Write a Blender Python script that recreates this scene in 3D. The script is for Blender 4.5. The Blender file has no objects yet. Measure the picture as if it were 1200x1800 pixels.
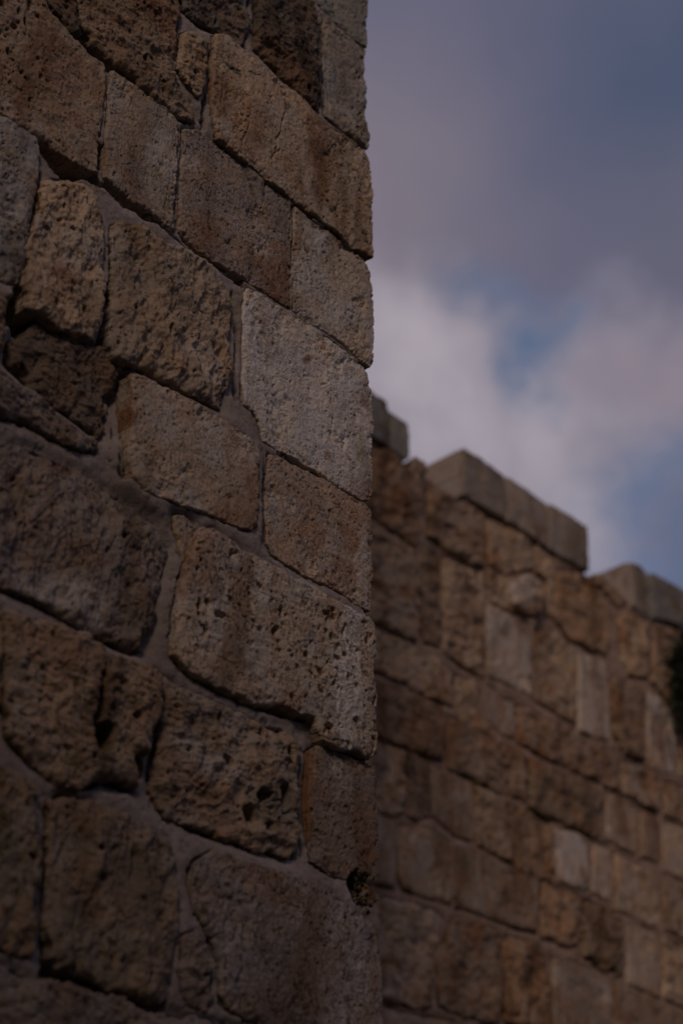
import bpy, math, random
import numpy as np

# ------------------------------------------------------------------ camera, light, exposure
scene = bpy.context.scene
TH = math.radians(43.0)                       # heading of the walls, clockwise from +Y
U = np.array((math.sin(TH), math.cos(TH), 0.0))      # along the wall, away from the camera
N = np.array((math.cos(TH), -math.sin(TH), 0.0))     # out of the wall face
Z = np.array((0.0, 0.0, 1.0))
D_NEAR, D_FAR = 2.85, 5.85                    # distance of each wall face from the camera's foot

cam_data = bpy.data.cameras.new('camera')
cam = bpy.data.objects.new('camera', cam_data)
scene.collection.objects.link(cam)
scene.camera = cam
cam.location = (0, 0, 1.6)
cam.rotation_euler = (math.radians(90 + 32.0), 0, 0)
cam_data.sensor_fit = 'VERTICAL'
cam_data.sensor_height = 36.0
cam_data.sensor_width = 24.0
cam_data.lens = 60.0
cam_data.clip_start = 0.05
cam_data.clip_end = 3000
cam_data.dof.use_dof = True
cam_data.dof.focus_distance = 4.95
cam_data.dof.aperture_fstop = 1.65

SUN_EL, SUN_AZ = math.radians(24), math.radians(186)   # azimuth clockwise from +Y
sun_data = bpy.data.lights.new('sun', 'SUN')
sun_data.energy = 0.92
sun_data.angle = math.radians(14)
sun_data.color = (1.0, 0.77, 0.61)
sun = bpy.data.objects.new('sun', sun_data)
scene.collection.objects.link(sun)
sd_ = (math.cos(SUN_EL)*math.sin(SUN_AZ), math.cos(SUN_EL)*math.cos(SUN_AZ), math.sin(SUN_EL))
from mathutils import Vector
sun.rotation_euler = Vector(sd_).to_track_quat('Z', 'Y').to_euler()

scene.view_settings.view_transform = 'Standard'
scene.view_settings.look = 'None'
scene.view_settings.exposure = 0.0
scene.view_settings.gamma = 1.0

# ------------------------------------------------------------------ node helpers
class NT:
    def __init__(s, tree):
        s.t = tree; s.n = tree.nodes; s.l = tree.links
    def put(s, sock, v):
        if v is None: return
        if isinstance(v, bpy.types.NodeSocket): s.l.new(v, sock)
        else:
            if hasattr(sock.default_value, '__len__') and len(sock.default_value) == 4 and len(v) == 3: v = (*v, 1)
            sock.default_value = v
    def node(s, typ, ins=None, **kw):
        nd = s.n.new(typ)
        for k, v in kw.items(): setattr(nd, k, v)
        for k, v in (ins or {}).items(): s.put(nd.inputs[k], v)
        return nd
    def math(s, op, a, b=None, c=None):
        nd = s.node('ShaderNodeMath', operation=op); s.put(nd.inputs[0], a)
        if b is not None: s.put(nd.inputs[1], b)
        if c is not None: s.put(nd.inputs[2], c)
        return nd.outputs[0]
    def vmath(s, op, a, b=None, scale=None):
        nd = s.node('ShaderNodeVectorMath', operation=op); s.put(nd.inputs[0], a)
        if b is not None: s.put(nd.inputs[1], b)
        if scale is not None: s.put(nd.inputs['Scale'], scale)
        return nd.outputs['Value'] if op in ('DISTANCE', 'LENGTH', 'DOT_PRODUCT') else nd.outputs[0]
    def ramp(s, v, a, b, lo=0.0, hi=1.0, smooth=True):
        nd = s.node('ShaderNodeMapRange', interpolation_type='SMOOTHSTEP' if smooth else 'LINEAR')
        s.put(nd.inputs[0], v)
        for i, x in zip((1, 2, 3, 4), (a, b, lo, hi)): s.put(nd.inputs[i], x)
        return nd.outputs[0]
    def mix(s, f, a, b, blend='MIX'):
        nd = s.node('ShaderNodeMix', data_type='RGBA', blend_type=blend)
        s.put(nd.inputs[0], f); s.put(nd.inputs[6], a); s.put(nd.inputs[7], b)
        return nd.outputs[2]
    def noise(s, vec, scale, detail=4, rough=0.55, dist=0.0, out='Fac'):
        nd = s.node('ShaderNodeTexNoise', {'Vector': vec, 'Scale': scale, 'Detail': detail, 'Roughness': rough, 'Distortion': dist})
        return nd.outputs[out]

# ------------------------------------------------------------------ sky: dusk sky with broken cloud
world = bpy.data.worlds.new('World'); scene.world = world; world.use_nodes = True
W = NT(world.node_tree); W.n.clear()
direction = W.node('ShaderNodeTexCoord').outputs['Generated']
nish = W.node('ShaderNodeTexSky', sky_type='NISHITA', sun_disc=False)
nish.sun_elevation = SUN_EL; nish.sun_rotation = SUN_AZ; nish.altitude = 700; nish.dust_density = 1.5
def lobe(c, r0, r1, d):          # 1 inside r0, falling to 0 at r1 (angular size in radians)
    return W.ramp(W.vmath('DISTANCE', d, c), r0, r1, 1.0, 0.0)
wn = W.node('ShaderNodeTexNoise', {'Vector': direction, 'Scale': 9.0, 'Detail': 6.0, 'Roughness': 0.58})
w0 = W.vmath('SUBTRACT', wn.outputs['Color'], (0.5, 0.5, 0.5))
dw = W.vmath('ADD', direction, W.vmath('SCALE', w0, scale=0.19))
ds = W.vmath('ADD', direction, W.vmath('SCALE', w0, scale=0.07))

lilac, slate, deep = (2.2, 1.87, 2.22), (1.22, 1.2, 1.85), (0.50, 0.78, 1.42)
white, rose = (3.95, 3.5, 3.95), (2.7, 2.25, 2.7)
deck = W.mix(W.ramp(W.vmath('DISTANCE', ds, (0.0000, 0.7386, 0.6742)), 0.0, 0.15), lilac, slate)
deck = W.mix(lobe((0.2083, 0.6723, 0.7103), 0.0, 0.15, ds), deck, deep)
deck = W.mix(W.math('MULTIPLY', lobe((0.1873, 0.7361, 0.6504), 0.0, 0.10, ds), 0.6), deck, (1.25, 1.22, 1.75))
big = W.ramp(W.noise(direction, 3.0, 4), 0.4, 0.65)
deck = W.mix(W.math('MULTIPLY', big, 0.25), deck, (1.55, 1.45, 1.95))
cum = W.math('MAXIMUM', lobe((0.0299, 0.8067, 0.5903), 0.0, 0.105, dw), W.math('MULTIPLY', lobe((0.0664, 0.8206, 0.5676), 0.0, 0.105, dw), 0.8))
cum = W.math('MAXIMUM', cum, W.math('MULTIPLY', lobe((0.0532, 0.8287, 0.5571), 0.0, 0.11, dw), 0.9))
cum = W.math('MAXIMUM', cum, W.math('MULTIPLY', lobe((0.1191, 0.8240, 0.5539), 0.0, 0.115, dw), 0.85))
deck = W.mix(cum, deck, white)
deck = W.mix(W.math('MULTIPLY', lobe((0.1862, 0.7948, 0.5776), 0.0, 0.055, dw), 0.8), deck, rose)
blue = W.mix(0.5, W.mix(1.0, nish.outputs[0], (0.62, 0.62, 0.62), 'MULTIPLY'), (1.4, 1.85, 3.1))
hole = W.math('MULTIPLY', lobe((0.1171, 0.7936, 0.5970), 0.0, 0.044, dw), 1.0)
hole = W.math('MAXIMUM', hole, W.math('MULTIPLY', lobe((0.0956, 0.7774, 0.6218), 0.0, 0.042, dw), 0.6))
hole = W.math('MAXIMUM', hole, W.math('MULTIPLY', lobe((0.1803, 0.8271, 0.5323), 0.0, 0.055, dw), 0.9))
hole = W.math('MAXIMUM', hole, W.math('MULTIPLY', lobe((0.1799, 0.8686, 0.4617), 0.04, 0.13, dw), 0.75))
col = W.mix(hole, deck, blue)

bg = W.node('ShaderNodeBackground', {'Color': col, 'Strength': 0.1})
W.l.new(bg.outputs[0], W.node('ShaderNodeOutputWorld').inputs[0])

# ------------------------------------------------------------------ numpy noise
def _hash(ix, iy, iz, seed):
    h = (ix.astype(np.int64)*374761393 + iy.astype(np.int64)*668265263 + iz.astype(np.int64)*2147483629 + seed*1274126177) & 0xffffffff
    h = ((h ^ (h >> 13))*1274126177) & 0xffffffff
    h = ((h ^ (h >> 16))*2246822519) & 0xffffffff
    h = h ^ (h >> 15)
    return h/4294967295.0
def vnoise(x, y, seed=0, z=None):              # smooth value noise in -1..1
    ix, iy = np.floor(x), np.floor(y); fx, fy = x-ix, y-iy
    sx = fx*fx*fx*(fx*(fx*6-15)+10); sy = fy*fy*fy*(fy*(fy*6-15)+10)
    if z is None:
        zz = np.zeros_like(ix)
        v = lambda a, b: _hash(ix+a, iy+b, zz, seed)
        return (v(0,0)*(1-sx)*(1-sy)+v(1,0)*sx*(1-sy)+v(0,1)*(1-sx)*sy+v(1,1)*sx*sy)*2-1
    iz = np.floor(z); fz = z-iz; sz = fz*fz*(3-2*fz); r = 0
    for c, wz in ((0, 1-sz), (1, sz)):
        v = lambda a, b: _hash(ix+a, iy+b, iz+c, seed)
        r = r+wz*(v(0,0)*(1-sx)*(1-sy)+v(1,0)*sx*(1-sy)+v(0,1)*(1-sx)*sy+v(1,1)*sx*sy)
    return r*2-1
def fbm(x, y, f, octv=4, seed=0, gain=0.5):
    r = 0; a = 1; s = 0; ca, sa = 0.8, 0.6
    x, y = x*f, y*f
    for i in range(octv):
        r = r+a*vnoise(x, y, seed+i*17); s += a; a *= gain
        x, y = (ca*x-sa*y)*2.03+5.1, (sa*x+ca*y)*2.03-3.7
    return r/s*1.5
def ridged(x, y, f, octv=4, seed=0, gain=0.55):
    r = 0; a = 1; s = 0; ca, sa = 0.8, 0.6
    x, y = x*f, y*f
    for i in range(octv):
        r = r+a*(1-2*np.abs(vnoise(x, y, seed+i*13))); s += a; a *= gain
        x, y = (ca*x-sa*y)*2.1+1.1, (sa*x+ca*y)*2.1+8.7
    return r/s
def pits(x, y, cell, prob, rmin, rmax, seed):  # depth of round holes scattered over the face
    gx, gy = x/cell, y/cell; ix, iy = np.floor(gx), np.floor(gy); z0 = np.zeros_like(ix)
    out = np.zeros_like(x)
    for a in (-1, 0, 1):
        for b in (-1, 0, 1):
            cx, cy = ix+a, iy+b
            px = cx+_hash(cx, cy, z0, seed); py = cy+_hash(cx, cy, z0, seed+1)
            k = _hash(cx, cy, z0, seed+2); r = rmin+(rmax-rmin)*_hash(cx, cy, z0, seed+3)**2
            asp = 0.7+0.7*_hash(cx, cy, z0, seed+4)
            d = np.sqrt(((px-gx)*cell*asp)**2+((py-gy)*cell/asp)**2)
            e = np.where(k < prob, r*2.0*np.clip(1.5*(1-(d/r)**2), 0, 1), 0)
            out = np.maximum(out, e)
    return out
def sstep(a, b, x):
    t = np.clip((x-a)/(b-a), 0, 1); return t*t*(3-2*t)
def poly_sd(x, y, P):                          # signed distance, positive inside
    P = np.array(P); d = np.full(x.shape, 1e9); inside = np.zeros(x.shape, bool)
    for i in range(len(P)):
        ax, ay = P[i-1]; bx, by = P[i]; ex, ey = bx-ax, by-ay; L = ex*ex+ey*ey
        if L < 1e-12: continue
        t = np.clip(((x-ax)*ex+(y-ay)*ey)/L, 0, 1)
        d = np.minimum(d, (x-ax-t*ex)**2+(y-ay-t*ey)**2)
        c = ((ay > y) != (by > y))
        with np.errstate(divide='ignore', invalid='ignore'):
            c &= x < ex*(y-ay)/(ey if ey != 0 else 1e-12)+ax
        inside ^= c
    d = np.sqrt(d)
    return np.where(inside, d, -d)

# ------------------------------------------------------------------ object helpers
def link(o, parent=None, **props):
    scene.collection.objects.link(o)
    if parent: o.parent = parent
    for k, v in props.items(): o[k] = v
    return o
def empty(name, loc, **props):
    o = bpy.data.objects.new(name, None); o.location = loc
    o.empty_display_size = 0.3
    return link(o, None, **props)
def np_mesh(name, verts, quads, mat, smooth=True, attrs=None, tris=None):
    me = bpy.data.meshes.new(name)
    quads = np.asarray(quads, np.int32).reshape(-1, 4)
    nt = 0 if tris is None else len(tris)
    me.vertices.add(len(verts)); me.vertices.foreach_set('co', np.asarray(verts, np.float32).ravel())
    idx = quads.ravel()
    starts = np.arange(len(quads))*4
    if nt:
        tr = np.asarray(tris, np.int32); starts = np.concatenate([starts, len(idx)+np.arange(nt)*3]); idx = np.concatenate([idx, tr.ravel()])
    me.loops.add(len(idx)); me.loops.foreach_set('vertex_index', idx.astype(np.int32))
    me.polygons.add(len(starts)); me.polygons.foreach_set('loop_start', starts.astype(np.int32))
    me.update(calc_edges=True); me.validate()
    me.polygons.foreach_set('use_smooth', np.full(len(me.polygons), smooth))
    for k, v in (attrs or {}).items():
        a = me.attributes.new(k, 'FLOAT', 'POINT'); a.data.foreach_set('value', np.asarray(v, np.float32))
    if mat: me.materials.append(mat)
    return me
def wall_point(s, z, h, D):
    """array (...,3): s along the wall, z up, h out of its face"""
    return s[..., None]*U+(h-D)[..., None]*N+z[..., None]*Z
def box_mesh(name, s0, s1, z0, z1, h0, h1, D, mat):
    v = [s*U+(h-D)*N+z*Z for s in (s0, s1) for z in (z0, z1) for h in (h0, h1)]
    q = [(0,1,3,2), (4,6,7,5), (0,4,5,1), (2,3,7,6), (1,5,7,3), (0,2,6,4)]
    return np_mesh(name, v, q, mat, smooth=False)

# ------------------------------------------------------------------ materials
def stone_material():
    m = bpy.data.materials.new('limestone'); m.use_nodes = True
    T = NT(m.node_tree); T.n.clear()
    geo = T.node('ShaderNodeNewGeometry').outputs['Position']
    info = T.node('ShaderNodeObjectInfo')
    def at(nm): return T.node('ShaderNodeAttribute', attribute_name=nm).outputs['Fac']
    rust, pale, dirt_shade, tool = at('rust'), at('pale'), at('dirt_shade'), at('tooled')
    c = info.outputs['Color']; rnd = info.outputs['Random']; world_pos = geo
    geo = T.vmath('ADD', T.vmath('SCALE', geo, scale=T.math('MULTIPLY_ADD', rnd, 0.6, 0.7)), T.vmath('SCALE', (31.0, 17.0, 23.0), scale=rnd))
    rnd2 = T.math('FRACT', T.math('MULTIPLY', rnd, 7.31))
    n1 = T.noise(geo, 9, 5, 0.6, 0.4); n2 = T.noise(geo, 38, 5, 0.65, 0.3); n3 = T.noise(geo, 170, 4, 0.7)
    warm = T.mix(1.0, c, (1.07, 0.97, 0.84), 'MULTIPLY'); cool = T.mix(1.0, c, (0.95, 0.99, 1.03), 'MULTIPLY')
    c = T.mix(T.ramp(n1, 0.35, 0.65), warm, cool)
    c = T.mix(T.ramp(n2, 0.52, 0.72, 0, 0.55), c, T.mix(1.0, c, (0.58, 0.46, 0.36), 'MULTIPLY'))
    c = T.mix(T.ramp(n2, 0.44, 0.26, 0, 0.35), c, T.mix(1.0, c, (1.28, 1.25, 1.2), 'MULTIPLY'))
    c = T.mix(T.math('MULTIPLY', rust, T.ramp(n2, 0.3, 0.6, 0.45, 1.0)), c, (0.23, 0.095, 0.035))
    c = T.mix(T.math('MULTIPLY', pale, T.ramp(n2, 0.62, 0.40, 0.35, 1.0)), c, (0.60, 0.555, 0.52))
    c = T.mix(T.math('MULTIPLY', dirt_shade, 0.8), c, (0.045, 0.035, 0.028))
    c = T.mix(T.ramp(n3, 0.55, 0.68, 0, 0.5), c, T.mix(1.0, c, (0.38, 0.29, 0.22), 'MULTIPLY'))
    n4 = T.noise(T.node('ShaderNodeMapping', {'Vector': geo, 'Scale': (1.0, 1.0, 0.62)}).outputs[0], 70, 6, 0.72, 0.8)
    c = T.mix(T.math('MULTIPLY', T.ramp(n4, T.math('MULTIPLY_ADD', rnd2, 0.05, 0.525), T.math('MULTIPLY_ADD', rnd2, 0.05, 0.585), 0, 0.92), T.ramp(T.noise(geo, 13, 3), 0.36, 0.56, 0.15, 1.0)), c, T.mix(1.0, c, (0.30, 0.21, 0.15), 'MULTIPLY'))
    c = T.mix(T.ramp(n4, 0.40, 0.28, 0, 0.5), c, T.mix(1.0, c, (1.35, 1.33, 1.30), 'MULTIPLY'))
    # run-off streaks and grime that cross from stone to stone
    st = T.noise(T.node('ShaderNodeMapping', {'Vector': world_pos, 'Scale': (1.0, 1.0, 0.28)}).outputs[0], 4.5, 6, 0.62, 0.6)
    c = T.mix(T.ramp(st, 0.49, 0.66, 0, 0.8), c, T.mix(1.0, c, (0.50, 0.41, 0.33), 'MULTIPLY'))
    c = T.mix(T.ramp(st, 0.46, 0.32, 0, 0.7), c, T.mix(1.0, c, (1.28, 1.25, 1.22), 'MULTIPLY'))
    # fine relief: grain, small holes, tooling strokes
    vor = T.node('ShaderNodeTexVoronoi', {'Vector': geo, 'Scale': 150.0, 'Randomness': 1.0}).outputs['Distance']
    mp = T.node('ShaderNodeMapping', {'Vector': geo, 'Rotation': (0.9, 0.35, -0.5), 'Scale': (60.0, 260.0, 60.0)}).outputs[0]
    strokes = T.noise(mp, 1.0, 2, 0.5)
    h = T.math('ADD', T.math('MULTIPLY', T.noise(geo, 90, 6, 0.7), 1.2), T.math('MULTIPLY', T.ramp(vor, 0.05, 0.35), 0.25))
    h = T.math('ADD', h, T.math('MULTIPLY', T.math('MULTIPLY', strokes, tool), 0.9))
    bump = T.node('ShaderNodeBump', {'Strength': 1.0, 'Distance': 0.0045, 'Height': h}).outputs[0]
    b = T.node('ShaderNodeBsdfPrincipled', {'Base Color': c, 'Roughness': 0.9, 'Normal': bump})
    b.inputs['Specular IOR Level'].default_value = 0.25
    T.l.new(b.outputs[0], T.node('ShaderNodeOutputMaterial').inputs[0])
    return m
def mortar_material():
    m = bpy.data.materials.new('lime_mortar'); m.use_nodes = True
    T = NT(m.node_tree); T.n.clear()
    geo = T.node('ShaderNodeNewGeometry').outputs['Position']
    n1 = T.noise(geo, 6, 4, 0.6); n2 = T.noise(geo, 45, 5, 0.65); n3 = T.noise(geo, 260, 3, 0.7)
    c = T.mix(T.ramp(n1, 0.35, 0.65), (0.265, 0.215, 0.187), (0.37, 0.315, 0.29))
    c = T.mix(1.0, c, T.node('ShaderNodeObjectInfo').outputs['Color'], 'MULTIPLY')
    c = T.mix(T.ramp(n2, 0.5, 0.72, 0, 0.5), c, (0.17, 0.12, 0.09))
    c = T.mix(T.ramp(n3, 0.6, 0.7, 0, 0.35), c, (0.10, 0.08, 0.07))
    h = T.math('ADD', T.math('MULTIPLY', n2, 1.2), T.math('MULTIPLY', T.noise(geo, 150, 5, 0.75), 1.6))
    bump = T.node('ShaderNodeBump', {'Strength': 1.0, 'Distance': 0.004, 'Height': h}).outputs[0]
    b = T.node('ShaderNodeBsdfPrincipled', {'Base Color': c, 'Roughness': 0.95, 'Normal': bump})
    b.inputs['Specular IOR Level'].default_value = 0.2
    T.l.new(b.outputs[0], T.node('ShaderNodeOutputMaterial').inputs[0])
    return m
def core_material():                            # coursed masonry of the walls beyond the picture
    m = bpy.data.materials.new('coursed_masonry'); m.use_nodes = True
    T = NT(m.node_tree); T.n.clear()
    geo = T.node('ShaderNodeNewGeometry').outputs['Position']
    s = T.vmath('DOT_PRODUCT', geo, tuple(U)); z = T.node('ShaderNodeSeparateXYZ', {0: geo}).outputs[2]
    hn = T.vmath('DOT_PRODUCT', geo, tuple(N))
    v = T.node('ShaderNodeCombineXYZ', {0: T.math('ADD', s, hn), 1: z}).outputs[0]
    v = T.vmath('ADD', v, T.vmath('SCALE', T.noise(geo, 5, 3, out='Color'), scale=0.05))
    br = T.node('ShaderNodeTexBrick', {'Vector': v, 'Color1': (0.30, 0.22, 0.16, 1), 'Color2': (0.20, 0.14, 0.10, 1), 'Mortar': (0.22, 0.18, 0.155, 1),
        'Scale': 1.0, 'Mortar Size': 0.018, 'Mortar Smooth': 0.3, 'Brick Width': 0.62, 'Row Height': 0.42})
    c = T.mix(T.ramp(T.noise(geo, 30, 5, 0.65), 0.5, 0.7, 0, 0.6), br.outputs['Color'], (0.10, 0.07, 0.05))
    h = T.math('SUBTRACT', T.noise(geo, 25, 6, 0.65), T.math('MULTIPLY', br.outputs['Fac'], 0.5))
    bump = T.node('ShaderNodeBump', {'Strength': 1.0, 'Distance': 0.02, 'Height': h}).outputs[0]
    b = T.node('ShaderNodeBsdfPrincipled', {'Base Color': c, 'Roughness': 0.95, 'Normal': bump})
    T.l.new(b.outputs[0], T.node('ShaderNodeOutputMaterial').inputs[0])
    return m
STONE, MORTAR, CORE = stone_material(), mortar_material(), core_material()

TINT = {
 'greygreen': (0.277, 0.274, 0.255), 'grey': (0.304, 0.281, 0.263), 'dark': (0.144, 0.111, 0.088), 'darkgrey': (0.175, 0.156, 0.142), 'tan': (.41, .325, .25),
 'ochre': (.33, .245, .175), 'tangrey': (.39, .325, .27), 'tanpink': (0.343, 0.279, 0.242), 'pale': (.45, .40, .36), 'white': (.54, .49, .455),
 'tanrough': (.315, .25, .195), 'tanrust': (.40, .31, .245), 'palepit': (.50, .415, .34), 'brown': (0.241, 0.184, 0.147), 'ochrerough': (.31, .23, .165),
 'greybrown': (0.251, 0.210, 0.184), 'brownrough': (.225, .172, .125), 'greengrey': (0.246, 0.242, 0.224), 'cap': (.365, .31, .265), 'rust': (0.262, 0.175, 0.119),
 'reddark': (0.180, 0.123, 0.097),
}

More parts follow.
